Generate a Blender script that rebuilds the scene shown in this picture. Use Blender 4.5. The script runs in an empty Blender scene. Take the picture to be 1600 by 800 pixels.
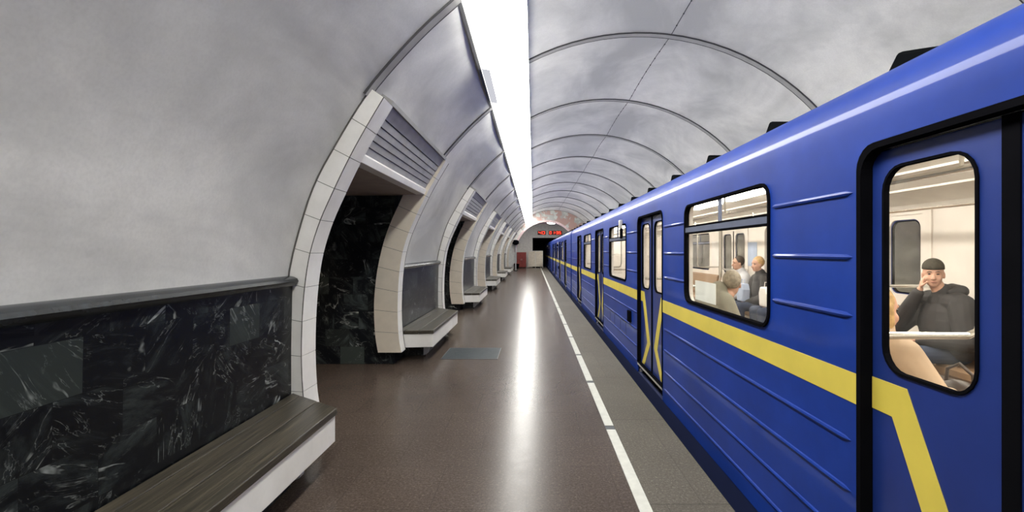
import bpy, bmesh, math, random
from mathutils import Vector, Matrix
random.seed(7)
S = bpy.context.scene
C = S.collection
PI = math.pi

# ------------------------------------------------------------------ camera, world, exposure
F_PX = 760.0                                   # focal length for a 1600 px wide frame
cam_d = bpy.data.cameras.new('camera'); cam = bpy.data.objects.new('camera', cam_d); C.objects.link(cam)
cam.location = (0, 0, 1.6); cam.rotation_euler = (PI/2, 0, 0)
cam_d.sensor_width = 36; cam_d.lens = F_PX/1600*36
cam_d.shift_x = -33/1600; cam_d.shift_y = -9/1600
cam_d.clip_start = .03; cam_d.clip_end = 300
S.camera = cam
W = bpy.data.worlds.new('world'); S.world = W; W.use_nodes = True
W.node_tree.nodes['Background'].inputs[0].default_value = (.10, .11, .13, 1)
W.node_tree.nodes['Background'].inputs[1].default_value = .15
S.view_settings.view_transform = 'Standard'; S.view_settings.look = 'None'
S.view_settings.gamma = 1; S.view_settings.use_curve_mapping = False
S.view_settings.exposure = 0.0
LAMP = 21.0                                    # strip light
CAR_LAMP = 38.0                                 # lamps inside the carriages

# ------------------------------------------------------------------ material helpers
def new_mat(name):
    m = bpy.data.materials.new(name); m.use_nodes = True
    nt = m.node_tree; b = nt.nodes['Principled BSDF']
    return m, nt, b
class N:
    def __init__(s, nt): s.nt = nt
    def n(s, t, **kw):
        o = s.nt.nodes.new(t)
        for k, v in kw.items():
            if k.startswith('_'): setattr(o, k[1:], v)
            else: o.inputs[k.replace('__', ' ')].default_value = v
        return o
    def l(s, a, b): s.nt.links.new(a, b)
    def math(s, op, a, b=None, c=None):
        o = s.nt.nodes.new('ShaderNodeMath'); o.operation = op
        for i, v in enumerate((a, b, c)):
            if v is None: continue
            if isinstance(v, (int, float)): o.inputs[i].default_value = v
            else: s.l(v, o.inputs[i])
        return o.outputs[0]
    def mix(s, f, a, b):
        o = s.nt.nodes.new('ShaderNodeMix'); o.data_type = 'RGBA'
        for sock, v in ((o.inputs[0], f), (o.inputs[6], a), (o.inputs[7], b)):
            if isinstance(v, (int, float)): sock.default_value = v
            elif isinstance(v, tuple): sock.default_value = (*v, 1)
            else: s.l(v, sock)
        return o.outputs[2]
    def ramp(s, f, lo, hi):
        o = s.nt.nodes.new('ShaderNodeMapRange'); o.inputs[1].default_value = lo; o.inputs[2].default_value = hi
        s.l(f, o.inputs[0]); return o.outputs[0]
    def coord(s, scale=(1,1,1), rot=(0,0,0)):
        t = s.nt.nodes.new('ShaderNodeTexCoord'); m = s.nt.nodes.new('ShaderNodeMapping')
        m.inputs['Scale'].default_value = scale; m.inputs['Rotation'].default_value = rot
        s.l(t.outputs['Object'], m.inputs[0]); return m.outputs[0]
    def noise(s, vec, scale, detail=4, rough=.55, dist=0):
        o = s.nt.nodes.new('ShaderNodeTexNoise')
        o.inputs['Scale'].default_value = scale; o.inputs['Detail'].default_value = detail
        o.inputs['Roughness'].default_value = rough; o.inputs['Distortion'].default_value = dist
        s.l(vec, o.inputs['Vector']); return o.outputs['Fac']
    def bump(s, h, b, strength=.2, dist=.01):
        o = s.nt.nodes.new('ShaderNodeBump'); o.inputs['Strength'].default_value = strength
        o.inputs['Distance'].default_value = dist; s.l(h, o.inputs['Height']); s.l(o.outputs[0], b.inputs['Normal'])

def plain(name, col, rough=.5, metal=0, var=.12, scale=6, coat=0, emit=None, spec=.5):
    m, nt, b = new_mat(name); g = N(nt)
    f = g.noise(g.coord(), scale, 4)
    c2 = tuple(max(0, c*(1-var)) for c in col); c3 = tuple(min(1, c*(1+var)) for c in col)
    g.l(g.mix(g.ramp(f, .3, .7), c2, c3), b.inputs['Base Color'])
    b.inputs['Roughness'].default_value = rough; b.inputs['Metallic'].default_value = metal
    b.inputs['Coat Weight'].default_value = coat; b.inputs['Specular IOR Level'].default_value = spec
    if emit:
        b.inputs['Emission Color'].default_value = (*emit[0], 1); b.inputs['Emission Strength'].default_value = emit[1]
    return m

def mat_plaster():
    m, nt, b = new_mat('vault_plaster'); g = N(nt)
    v = g.coord((1, .55, 1.1), (.5, .25, .3))
    a = g.ramp(g.noise(v, .75, 5, .58, .8), .36, .62)
    v2 = g.coord((1, 1, 1)); d = g.ramp(g.noise(v2, 3.1, 6, .65), .42, .75)
    e = g.noise(v2, 60, 3)
    c = g.mix(a, (.47, .47, .455), (.79, .78, .75))
    c = g.mix(g.math('MULTIPLY', d, .35), c, (.44, .43, .42))
    c = g.mix(g.math('MULTIPLY', g.ramp(e, .4, .7), .14), c, (.36, .35, .34))
    g.l(c, b.inputs['Base Color']); b.inputs['Roughness'].default_value = .34
    b.inputs['Specular IOR Level'].default_value = .6
    g.bump(g.noise(v2, 4, 4), b, .12, .02)
    return m

def tiles(g, axis_u, axis_v, w, h, jit=0.0):
    """row/column ids of a wall of rectangular slabs: returns (random value, random colour)"""
    t = g.nt.nodes.new('ShaderNodeTexCoord'); sp = g.nt.nodes.new('ShaderNodeSeparateXYZ'); g.l(t.outputs['Object'], sp.inputs[0])
    u, v = sp.outputs[axis_u], sp.outputs[axis_v]
    row = g.math('FLOOR', g.math('DIVIDE', v, h))
    off = g.math('MULTIPLY', g.math('FRACT', g.math('MULTIPLY', g.math('ADD', row, 11.3), .6180)), w)
    cu = g.math('FLOOR', g.math('DIVIDE', g.math('ADD', u, off), w))
    cb = g.nt.nodes.new('ShaderNodeCombineXYZ'); g.l(cu, cb.inputs[0]); g.l(row, cb.inputs[1])
    wn = g.nt.nodes.new('ShaderNodeTexWhiteNoise'); g.l(cb.outputs[0], wn.inputs['Vector'])
    return wn.outputs['Value'], wn.outputs['Color'], t.outputs['Object'], u, v, off, row

def mat_marble(name, axis_u, dark=1.0):
    m, nt, b = new_mat(name); g = N(nt); TW, TH = .34, .245
    val, colr, obj, u, v, off, row = tiles(g, axis_u, 2, TW, TH)
    # each slab cut from another place of the stone, and turned another way
    sc = g.nt.nodes.new('ShaderNodeVectorMath'); sc.operation = 'SCALE'; g.l(colr, sc.inputs[0]); sc.inputs['Scale'].default_value = 17
    ad = g.nt.nodes.new('ShaderNodeVectorMath'); ad.operation = 'ADD'; g.l(obj, ad.inputs[0]); g.l(sc.outputs[0], ad.inputs[1])
    vr = g.nt.nodes.new('ShaderNodeVectorRotate'); vr.rotation_type = 'X_AXIS' if axis_u == 1 else 'Y_AXIS'
    g.l(ad.outputs[0], vr.inputs['Vector']); g.l(g.math('MULTIPLY', val, 2.6), vr.inputs['Angle'])
    mp = g.nt.nodes.new('ShaderNodeMapping'); mp.inputs['Scale'].default_value = (1, 1, .32) ; g.l(vr.outputs[0], mp.inputs[0])
    p = ad.outputs[0]; q = mp.outputs[0]
    cloud = g.ramp(g.noise(q, 3.6, 8, .74, 1.0), .50, .84)
    n1 = g.noise(q, 2.6, 4, .55, .9); n2 = g.noise(q, 8, 5, .62, .8)
    v1 = g.ramp(g.math('ABSOLUTE', g.math('SUBTRACT', n1, .5)), .014, .002)
    v2 = g.ramp(g.math('ABSOLUTE', g.math('SUBTRACT', n2, .52)), .012, .0)
    msk = g.ramp(g.noise(p, 2.3, 4, .7), .50, .66); msk2 = g.ramp(g.noise(p, 6, 4, .7), .44, .64)
    veins = g.math('MAXIMUM', g.math('MULTIPLY', v1, msk), g.math('MULTIPLY', g.math('MULTIPLY', v2, msk2), .42))
    base = g.mix(cloud, (.0035*dark, .0042*dark, .0055*dark), (.062*dark, .076*dark, .074*dark))
    base = g.mix(g.math('MULTIPLY', g.ramp(val, .86, .90), .55), base, (.042*dark, .052*dark, .047*dark))
    base = g.mix(veins, base, (.40, .43, .41))
    fu = g.math('FRACT', g.math('DIVIDE', g.math('ADD', u, off), TW)); fv = g.math('FRACT', g.math('DIVIDE', v, TH))
    j = g.math('MAXIMUM', g.math('LESS_THAN', fu, .006), g.math('LESS_THAN', fv, .009))
    base = g.mix(j, base, (.004, .004, .005))
    g.l(base, b.inputs['Base Color']); b.inputs['Roughness'].default_value = .30; b.inputs['Specular IOR Level'].default_value = .25
    return m

def mat_granite(name, c1, c2, rough, tile=None, sp=420):
    m, nt, b = new_mat(name); g = N(nt)
    v = g.coord()
    big = g.ramp(g.noise(v, .8, 4, .6), .35, .65); fine = g.ramp(g.noise(v, 70, 3, .8), .42, .60)
    mid = g.ramp(g.noise(v, 9, 5, .7), .35, .7)
    base = g.mix(big, c1, c2)
    base = g.mix(g.math('MULTIPLY', fine, .60), base, tuple(x*.38 for x in c1))
    base = g.mix(g.math('MULTIPLY', g.ramp(g.noise(v, 48, 3, .8), .54, .66), .45), base, tuple(x*2.0 for x in c2))
    base = g.mix(g.math('MULTIPLY', mid, .05), base, tuple(min(1, x*1.35) for x in c2))
    if tile:
        val, colr, obj, u, w, off, row = tiles(g, 0, 1, tile[0], tile[1])
        base = g.mix(g.math('MULTIPLY', val, .22), base, tuple(x*.5 for x in c2))
        fu = g.math('FRACT', g.math('DIVIDE', g.math('ADD', u, off), tile[0])); fv = g.math('FRACT', g.math('DIVIDE', w, tile[1]))
        j = g.math('MAXIMUM', g.math('LESS_THAN', fu, .006), g.math('LESS_THAN', fv, .006))
        base = g.mix(g.math('MULTIPLY', j, .6), base, (.03, .026, .024))
    g.l(base, b.inputs['Base Color'])
    r = g.math('ADD', g.math('MULTIPLY', mid, .05), rough)
    g.l(r, b.inputs['Roughness']); b.inputs['Specular IOR Level'].default_value = .10
    g.bump(g.noise(v, 26, 4), b, .02, .01)
    return m

def mat_wood():
    m, nt, b = new_mat('worn_wood'); g = N(nt)
    v = g.coord((9, .7, 9)); v2 = g.coord((60, 1.2, 60))
    f = g.ramp(g.noise(v, 2.2, 6, .65, .5), .35, .7); h = g.ramp(g.noise(v2, 2, 4), .45, .7)
    c = g.mix(f, (.016, .0145, .010), (.048, .041, .028))
    c = g.mix(g.math('MULTIPLY', h, .5), c, (.13, .105, .070))
    g.l(c, b.inputs['Base Color']); b.inputs['Roughness'].default_value = .38
    g.bump(h, b, .15, .004)
    return m

def mat_blue():
    m, nt, b = new_mat('blue_train_paint'); g = N(nt)
    v = g.coord(); f = g.ramp(g.noise(v, 1.3, 5, .6), .35, .7); d = g.ramp(g.noise(g.coord((1, .5, 3)), 5, 6, .7), .5, .8)
    c = g.mix(f, (.006, .026, .185), (.009, .038, .26))
    c = g.mix(g.math('MULTIPLY', d, .22), c, (.014, .03, .13))
    g.l(c, b.inputs['Base Color']); b.inputs['Roughness'].default_value = .5; b.inputs['Specular IOR Level'].default_value = .1
    b.inputs['Coat Weight'].default_value = .24; b.inputs['Coat Roughness'].default_value = .07
    g.bump(g.noise(v, 3, 2), b, .03, .02)
    return m

def mat_glass(name, tint=(.96, .96, .93), refl=1.0):
    m = bpy.data.materials.new(name); m.use_nodes = True; nt = m.node_tree; nt.nodes.clear(); g = N(nt)
    out = nt.nodes.new('ShaderNodeOutputMaterial'); tr = nt.nodes.new('ShaderNodeBsdfTransparent'); gl = nt.nodes.new('ShaderNodeBsdfGlossy')
    tr.inputs[0].default_value = (*tint, 1); gl.inputs['Roughness'].default_value = .05
    fr = nt.nodes.new('ShaderNodeFresnel'); fr.inputs[0].default_value = 1.45
    ge = nt.nodes.new('ShaderNodeNewGeometry'); front = g.math('SUBTRACT', 1.0, ge.outputs['Backfacing'])
    n = g.noise(g.coord(), 3, 4); df = nt.nodes.new('ShaderNodeBsdfDiffuse'); df.inputs[0].default_value = (.7, .68, .62, 1)
    mx0 = nt.nodes.new('ShaderNodeMixShader'); g.l(g.math('MULTIPLY', g.ramp(n, .45, .8), .05), mx0.inputs[0])
    g.l(tr.outputs[0], mx0.inputs[1]); g.l(df.outputs[0], mx0.inputs[2])
    mx = nt.nodes.new('ShaderNodeMixShader'); g.l(g.math('MULTIPLY', g.math('MULTIPLY', fr.outputs[0], refl), front), mx.inputs[0])
    g.l(mx0.outputs[0], mx.inputs[1]); g.l(gl.outputs[0], mx.inputs[2]); g.l(mx.outputs[0], out.inputs[0])
    return m

def mat_emit(name, col, strength):
    m = bpy.data.materials.new(name); m.use_nodes = True; nt = m.node_tree; nt.nodes.clear(); g = N(nt)
    out = nt.nodes.new('ShaderNodeOutputMaterial'); e = nt.nodes.new('ShaderNodeEmission')
    f = g.noise(g.coord(), 2, 2)
    g.l(g.mix(f, tuple(c*.95 for c in col), col), e.inputs[0])
    e.inputs[1].default_value = strength; g.l(e.outputs[0], out.inputs[0]); return m

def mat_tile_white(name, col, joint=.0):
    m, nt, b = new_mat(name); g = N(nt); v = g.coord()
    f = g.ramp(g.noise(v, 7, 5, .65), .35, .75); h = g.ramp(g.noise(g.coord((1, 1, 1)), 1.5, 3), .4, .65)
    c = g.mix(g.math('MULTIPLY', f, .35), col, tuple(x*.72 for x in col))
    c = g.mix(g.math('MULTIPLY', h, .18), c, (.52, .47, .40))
    g.l(c, b.inputs['Base Color']); b.inputs['Roughness'].default_value = .3
    return m

def mat_mural():
    m, nt, b = new_mat('mural_mosaic'); g = N(nt); v = g.coord()
    a = g.noise(v, 1.7, 3, .5, .6); d = g.noise(v, 14, 2)
    c = g.mix(g.ramp(a, .44, .52), (.42, .43, .41), (.46, .29, .25))
    c = g.mix(g.ramp(g.noise(v, 2.7, 2), .55, .6), c, (.55, .58, .55))
    c = g.mix(g.math('MULTIPLY', d, .25), c, (.25, .23, .22))
    g.l(c, b.inputs['Base Color']); b.inputs['Roughness'].default_value = .4; return m

M = dict(
    plaster=mat_plaster(), marble_y=mat_marble('dark_marble', 1), marble_x=mat_marble('lightened_marble_return', 0, 2.2),  # marble_x: same stone, colour lightened to stand in for light in the passages
    floor=mat_granite('polished_brown_granite', (.066, .050, .041), (.088, .068, .056), .22, (.60, .60)),
    edge=mat_granite('rough_grey_granite', (.100, .089, .073), (.132, .119, .099), .50, (.6, 1.53)),
    line=plain('white_marble_inlay', (.52, .52, .47), .35, var=.1, scale=14),
    slot=plain('dark_slot', (.05, .055, .06), .5),
    slab=mat_granite('blue_grey_slab', (.026, .034, .040), (.036, .045, .052), .5),
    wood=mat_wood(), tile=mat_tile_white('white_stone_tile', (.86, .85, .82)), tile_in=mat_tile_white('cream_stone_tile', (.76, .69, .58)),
    joint=plain('tile_joint', (.10, .095, .085), .8),
    band=plain('grey_joint_band', (.34, .335, .32), .5), dark=plain('dark_seam', (.05, .05, .055), .7),
    louvre=plain('grey_metal_louvre', (.42, .42, .43), .6), soffit=plain('taupe_soffit', (.30, .25, .22), .6),
    rail=plain('polished_dark_rail', (.010, .013, .016), .25, var=.9, scale=14, spec=.3),
    lamp=mat_emit('tube_light', (1, .985, .93), LAMP), housing=plain('lamp_housing', (.55, .56, .60), .4, .3),
    cover=mat_emit('self_lit_cover', (.80, .81, .88), .80),  # cover plate is no lamp; a weak glow is added to keep it pale
    blue=mat_blue(), skirt=plain('dark_skirt_paint', (.012, .018, .06), .45), yellow=plain('yellow_paint', (.56, .45, .070), .45, var=.10, scale=2.5),
    rubber=plain('black_rubber', (.004, .004, .005), .7, spec=.0), glass=mat_glass('car_glass'),
    blue_door=plain('blue_door_paint', (.010, .026, .15), .34, var=.15, scale=3, coat=.2),
    bar=plain('window_bar_metal', (.11, .13, .20), .35, .5), sill=plain('aluminium_sill', (.62, .60, .55), .35, .6),
    roof_dark=plain('black_vent', (.004, .0045, .005), .9, spec=.0), interior=plain('cream_panel', (.82, .78, .74), .4, var=.06, scale=3),
    ceiling_in=plain('white_car_ceiling', (.82, .81, .77), .4, var=.05), floor_in=plain('brown_linoleum', (.16, .12, .09), .6),
    seat=plain('brown_seat_vinyl', (.30, .19, .11), .45), chrome=plain('polished_steel', (.75, .74, .70), .18, .9, var=.05),
    car_lamp=mat_emit('car_lamp_glass', (1, .93, .84), CAR_LAMP),
    paper=plain('white_paper', (.80, .80, .80), .6, var=.04), paper_g=plain('green_poster', (.50, .66, .52), .6), paper_b=plain('blue_poster', (.45, .55, .75), .6),
    track=plain('dark_ballast', (.035, .033, .03), .9, var=.5, scale=30), steel=plain('rail_steel', (.25, .22, .20), .3, .9),
    white=plain('white_painted_wall', (.70, .69, .66), .5), red=plain('dark_red_paint', (.22, .028, .022), .45), cream=plain('cream_barrier', (.68, .62, .52), .5),
    pink=plain('pale_pink_rim', (.66, .50, .50), .5), black=plain('black_matte', (.006, .006, .008), .9),
    led=mat_emit('red_led', (1, .06, .03), 3.0), ledbox=plain('led_case', (.10, .012, .012), .5), mural=mat_mural(),
    skin=plain('skin', (.62, .36, .26), .5, var=.08, scale=20), coat_black=plain('black_quilted_coat', (.035, .032, .034), .75, var=.3),
    jeans=plain('dark_jeans', (.04, .055, .10), .8), cap=plain('dark_olive_knit', (.055, .048, .035), .9, var=.3, scale=60),
    coat_beige=plain('beige_coat', (.52, .38, .26), .7), hair_blond=plain('blond_hair', (.52, .34, .15), .6, var=.3, scale=40),
    hair_dark=plain('dark_hair', (.05, .035, .025), .6), coat_pale=plain('pale_jacket', (.62, .64, .70), .7), coat_olive=plain('grey_olive_coat', (.24, .23, .18), .8),
    coat_red=plain('dull_red_jacket', (.45, .16, .12), .7), bag=plain('dark_leather_bag', (.05, .035, .03), .5), shoe=plain('black_leather', (.02, .02, .02), .5),
    hair_grey=plain('grey_hair', (.30, .26, .20), .7, var=.3, scale=40), eye=plain('eye', (.03, .02, .015), .3), lip=plain('lip', (.40, .16, .13), .5), scarf=plain('yellow_headscarf', (.66, .48, .16), .8),
)

# ------------------------------------------------------------------ mesh helpers
class MB:
    def __init__(s): s.v = []; s.f = []; s.m = []; s.k = 0
    def add(s, vs, fs):
        n = len(s.v); s.v += [tuple(v) for v in vs]
        for f in fs: s.f.append([i+n for i in f]); s.m.append(s.k)
        return s
    def box(s, x0, x1, y0, y1, z0, z1):
        vs = [(x, y, z) for x in (x0, x1) for y in (y0, y1) for z in (z0, z1)]
        return s.add(vs, [(0,1,3,2),(4,6,7,5),(0,4,5,1),(2,3,7,6),(0,2,6,4),(1,5,7,3)])
    def prism(s, pts, fn, a, b):
        """polygon pts (p,q) extruded from a to b; fn(p,q,t) -> xyz"""
        n = len(pts); vs = [fn(p, q, a) for p, q in pts] + [fn(p, q, b) for p, q in pts]
        fs = [tuple(range(n))[::-1], tuple(range(n, 2*n))] + [(i, (i+1) % n, n+(i+1) % n, n+i) for i in range(n)]
        return s.add(vs, fs)
    def tube(s, pts, r, n=10, cap=True):
        rs = r if isinstance(r, (list, tuple)) else [r]*len(pts)
        pts = [Vector(p) for p in pts]; vs = []
        for i, p in enumerate(pts):
            t = (pts[min(i+1, len(pts)-1)] - pts[max(i-1, 0)]).normalized()
            a = t.cross(Vector((0, 0, 1))); a = a.normalized() if a.length > .05 else Vector((1, 0, 0)); b = t.cross(a)
            vs += [p + (a*math.cos(2*PI*k/n) + b*math.sin(2*PI*k/n))*rs[i] for k in range(n)]
        fs = [(i*n+k, i*n+(k+1) % n, (i+1)*n+(k+1) % n, (i+1)*n+k) for i in range(len(pts)-1) for k in range(n)]
        if cap: fs += [tuple(range(n))[::-1], tuple(range((len(pts)-1)*n, len(pts)*n))]
        return s.add(vs, fs)
    def sphere(s, c, r, n=14, mat=None):
        """ellipsoid; r a number or (rx, ry, rz); mat an optional 3x3 rotation"""
        r = r if isinstance(r, (list, tuple)) else (r, r, r); c = Vector(c); vs = []; m = n//2+1
        for i in range(m+1):
            th = PI*i/m
            for k in range(n):
                p = Vector((r[0]*math.sin(th)*math.cos(2*PI*k/n), r[1]*math.sin(th)*math.sin(2*PI*k/n), r[2]*math.cos(th)))
                vs.append(c + (mat @ p if mat else p))
        return s.add(vs, [(i*n+k, (i+1)*n+k, (i+1)*n+(k+1) % n, i*n+(k+1) % n) for i in range(m) for k in range(n)])
    def limb(s, pts, rs, n=14):
        for i in range(len(pts)-1): s.tube([pts[i], pts[i+1]], [rs[i], rs[i+1]], n)
        for p, r in zip(pts, rs): s.sphere(p, r, n)
        return s
    def sheet(s, rows):
        """grid of points -> quads"""
        n = len(rows[0]); vs = [p for r in rows for p in r]
        return s.add(vs, [(i*n+k, i*n+k+1, (i+1)*n+k+1, (i+1)*n+k) for i in range(len(rows)-1) for k in range(n-1)])
    def build(s, name, mats, parent=None, smooth=False, bevel=0, remesh=0, recalc=True):
        me = bpy.data.meshes.new(name); me.from_pydata(s.v, [], s.f)
        for m in (mats if isinstance(mats, (list, tuple)) else [mats]): me.materials.append(m)
        me.polygons.foreach_set('material_index', s.m)
        bm = bmesh.new(); bm.from_mesh(me); bmesh.ops.remove_doubles(bm, verts=bm.verts, dist=1e-6)
        if recalc: bmesh.ops.recalc_face_normals(bm, faces=bm.faces)
        bm.to_mesh(me); bm.free()
        o = bpy.data.objects.new(name, me); C.objects.link(o)
        if parent is not None: o.parent = parent
        if smooth: me.polygons.foreach_set('use_smooth', [True]*len(me.polygons))
        if bevel:
            b = o.modifiers.new('bevel', 'BEVEL'); b.width = bevel; b.segments = 2; b.limit_method = 'ANGLE'; b.angle_limit = .6
        if remesh:
            r = o.modifiers.new('remesh', 'REMESH'); r.mode = 'VOXEL'; r.voxel_size = remesh; r.use_smooth_shade = True
            q = o.modifiers.new('smooth', 'SMOOTH'); q.factor = .5; q.iterations = 3
        return o

def soft(o, ang=.6):
    """smooth shading but keep the sharp edges"""
    me = o.data; bm = bmesh.new(); bm.from_mesh(me)
    for e in bm.edges: e.smooth = not (len(e.link_faces) == 2 and e.calc_face_angle(0) > ang)
    for f in bm.faces: f.smooth = True
    bm.to_mesh(me); bm.free(); return o

def tag(o, label=None, cat=None, group=None, kind=None):
    if label: o['label'] = label
    if cat: o['category'] = cat
    if group: o['group'] = group
    if kind: o['kind'] = kind
    return o
def struct(mb, name, mat, **kw): return tag(mb.build(name, mat, **kw), kind='structure')
def empty(name, loc, label, cat, group=None):
    o = bpy.data.objects.new(name, None); C.objects.link(o); o.location = loc; o.empty_display_size = .1
    return tag(o, label, cat, group)
KIDS = {}
def children(o): return [c for c in C.objects if c.parent == o]
def copy_tree(o, parent=None, kids=None):
    if kids is None:
        kids = {}
        for c in C.objects:
            if c.parent: kids.setdefault(c.parent.name, []).append(c)
    c = o.copy(); C.objects.link(c); c.parent = parent
    for ch in kids.get(o.name, []): copy_tree(ch, c, kids)
    return c

def rrect(x0, x1, y0, y1, r, n=5, corners=(1, 1, 1, 1)):
    """rounded rectangle, counter-clockwise; corners: bl, br, tr, tl"""
    out = []
    for (cx, cy, a0, on, px, py) in ((x0+r, y0+r, PI, corners[0], x0, y0), (x1-r, y0+r, 1.5*PI, corners[1], x1, y0), (x1-r, y1-r, 0, corners[2], x1, y1), (x0+r, y1-r, .5*PI, corners[3], x0, y1)):
        if not on: out.append((px, py)); continue
        out += [(cx+r*math.cos(a0+PI/2*k/n), cy+r*math.sin(a0+PI/2*k/n)) for k in range(n+1)]
    return out
def plate(mb, outer, holes, fn, a, b):
    """flat plate with holes between depths a and b; fn(p,q,t) -> xyz"""
    for t in (a, b):
        bm = bmesh.new(); es = []
        for lp in [outer]+holes:
            vs = [bm.verts.new((p, q, 0)) for p, q in lp]
            es += [bm.edges.new((vs[i], vs[(i+1) % len(vs)])) for i in range(len(vs))]
        bmesh.ops.triangle_fill(bm, edges=es, use_beauty=True, use_dissolve=False)
        bm.verts.index_update()
        mb.add([fn(v.co.x, v.co.y, t) for v in bm.verts], [[v.index for v in f.verts] for f in bm.faces]); bm.free()
    for lp in [outer]+holes:
        n = len(lp)
        mb.add([fn(p, q, a) for p, q in lp]+[fn(p, q, b) for p, q in lp], [(i, (i+1) % n, n+(i+1) % n, n+i) for i in range(n)])
    return mb

def resample(pts, n):
    d = [0]
    for a, b in zip(pts, pts[1:]): d.append(d[-1]+math.dist(a, b))
    # Catmull-Rom through the points
    def ev(t):
        i = max(0, min(len(pts)-2, next((k for k in range(len(pts)-1) if d[k+1] >= t), len(pts)-2)))
        u = (t-d[i])/(d[i+1]-d[i]); p0 = pts[max(i-1, 0)]; p1 = pts[i]; p2 = pts[i+1]; p3 = pts[min(i+2, len(pts)-1)]
        return tuple(.5*((2*b)+(-a+c)*u+(2*a-5*b+4*c-e)*u*u+(-a+3*b-3*c+e)*u**3) for a, b, c, e in zip(p0, p1, p2, p3))
    return [ev(d[-1]*k/(n-1)) for k in range(n)]

# ------------------------------------------------------------------ layout
PITCH = 3.04
def ring(k): return 3.94 + PITCH*k
Y_BACK, Y_END = -2.14, 38.2
EDGE = 1.237
ORD = ['nearest', 'second', 'third', 'fourth', 'fifth', 'sixth']
LP = [(-1.985, 1.36), (-1.952, 1.56), (-1.80, 2.07), (-1.60, 2.46), (-1.317, 2.905), (-.933, 3.34), (-.60, 3.645)]     # left vault section
VC, VR = (1.53, 1.2), 3.5                                                                                          # right vault circle
LPs = resample(LP, 26)
i_open = min(range(26), key=lambda i: abs(LPs[i][1]-2.86))
a0 = math.acos((-.075-VC[0])/VR)
RP = [(VC[0]+VR*math.cos(a0+(-.55-a0)*k/40), VC[1]+VR*math.sin(a0+(-.55-a0)*k/40)) for k in range(41)]             # over the light, down the right wall

def bulge(pts, y0, y1, ny=9, amt=.055, cx=VC[0], cz=VC[1]):
    rows = []
    for j in range(ny):
        t = j/(ny-1); y = y0+(y1-y0)*t; s = amt*math.sin(PI*t)
        rows.append([(x+(x-cx)/math.hypot(x-cx, z-cz)*s, y, z+(z-cz)/math.hypot(x-cx, z-cz)*s) for x, z in pts])
    return rows

# ------------------------------------------------------------------ the shell
mb = MB()
for k in range(-2, 12):                        # left vault: bays -2..-1 .. 11; even bays from ring 0 on are archways
    y0, y1 = ring(k), ring(k+1)
    portal = (k % 2 == 0)
    mb.sheet(bulge(LPs[i_open:] if portal else LPs, y0, min(y1, Y_END+3), amt=.03))
struct(mb, 'wall_left', M['plaster'], smooth=True, recalc=False)
mb = MB()
for k in range(-2, 12): mb.sheet(bulge(RP, ring(k), ring(k+1)))
struct(mb, 'ceiling', M['plaster'], smooth=True, recalc=False)

# joints between the rings of the vault
def ring_band(k):
    y = ring(k); t = tag(bpy.data.objects.new('trim_%d' % (k+2), None), kind='structure'); C.objects.link(t); t.location = (0, y, 0)
    for nm, pts in (('left_band', LPs[i_open if k >= 0 else 0:]), ('right_band', RP)):
        mb = MB()
        def inw(p, s): d = math.hypot(p[0]-VC[0], p[1]-VC[1]); return (p[0]-(p[0]-VC[0])/d*s, p[1]-(p[1]-VC[1])/d*s)
        for (dy0, dy1, s, mi) in ((-.055, .055, .012, 0), (-.063, -.053, .015, 1), (.053, .063, .015, 1)):
            mb.k = mi
            a = [inw(p, s) for p in pts]; b = [inw(p, -.03) for p in pts]
            mb.sheet([[(x, dy0, z) for x, z in b], [(x, dy0, z) for x, z in a], [(x, dy1, z) for x, z in a], [(x, dy1, z) for x, z in b]])
        o = mb.build(nm, [M['band'], M['dark']], t, smooth=False)
for k in range(-1, 12): ring_band(k)
# lengthwise joint of the right-hand vault, a thin dark seam with small screw heads
mb = MB(); ang = math.atan2(4.68-VC[1], 1.97-VC[0])
for da in (0,):
    p = [(VC[0]+(VR+.03)*math.cos(ang+d), VC[1]+(VR+.03)*math.sin(ang+d)) for d in (-.0016, .0016)]
    q = [(VC[0]+(VR-.004)*math.cos(ang+d), VC[1]+(VR-.004)*math.sin(ang+d)) for d in (-.0016, .0016)]
    for k in range(-2, 12):
        r1 = bulge([q[0], q[1]], ring(k), ring(k+1)); mb.sheet(r1)
for k in range(-2, 12):
    for j in range(1, 10):
        t = j/10; y = ring(k)+PITCH*t; s = .055*math.sin(PI*t)
        mb.sphere((VC[0]+(VR+s-.004)*math.cos(ang), y, VC[1]+(VR+s-.004)*math.sin(ang)), .011, 6)
struct(mb, 'trim_20', M['dark'])

# floor, platform edge, track
struct(MB().box(-9, .652, Y_BACK-.5, 52, -.25, 0), 'floor', M['floor'])
mb = MB().box(.736, EDGE, Y_BACK-.5, 48, -.25, 0)
struct(mb, 'floor_edge', M['edge'])
struct(MB().box(.652, .736, Y_BACK-.5, 48, -.25, -.004), 'trim_21', M['slot'])
for i in range(-3, 28):
    y1 = 4.34 + 1.53*i; y0 = y1-1.43
    if y1 > 47: break
    t = MB().box(.654, .734, y0, y1, -.03, .001) if i == -3 else None
    if i == -3: ln = t.build('edge_line', M['line']); ln0 = ln
    else: ln = ln0.copy(); C.objects.link(ln); ln.location = (0, 1.53*(i+3), 0)
    tag(ln, 'long white stone inlay of the dashed safety line along the platform edge', 'floor marking', 'white inlays of the safety line', 'structure' if False else None)
    ln.name = 'safety_line_inlay'
struct(MB().box(EDGE-.3, EDGE-.02, Y_BACK-.5, 48, -1.3, -.25), 'wall_platform_edge', M['track'])
struct(MB().box(EDGE-.3, 5.4, Y_BACK-.5, 60, -1.45, -1.25), 'floor_track', M['track'])
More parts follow.
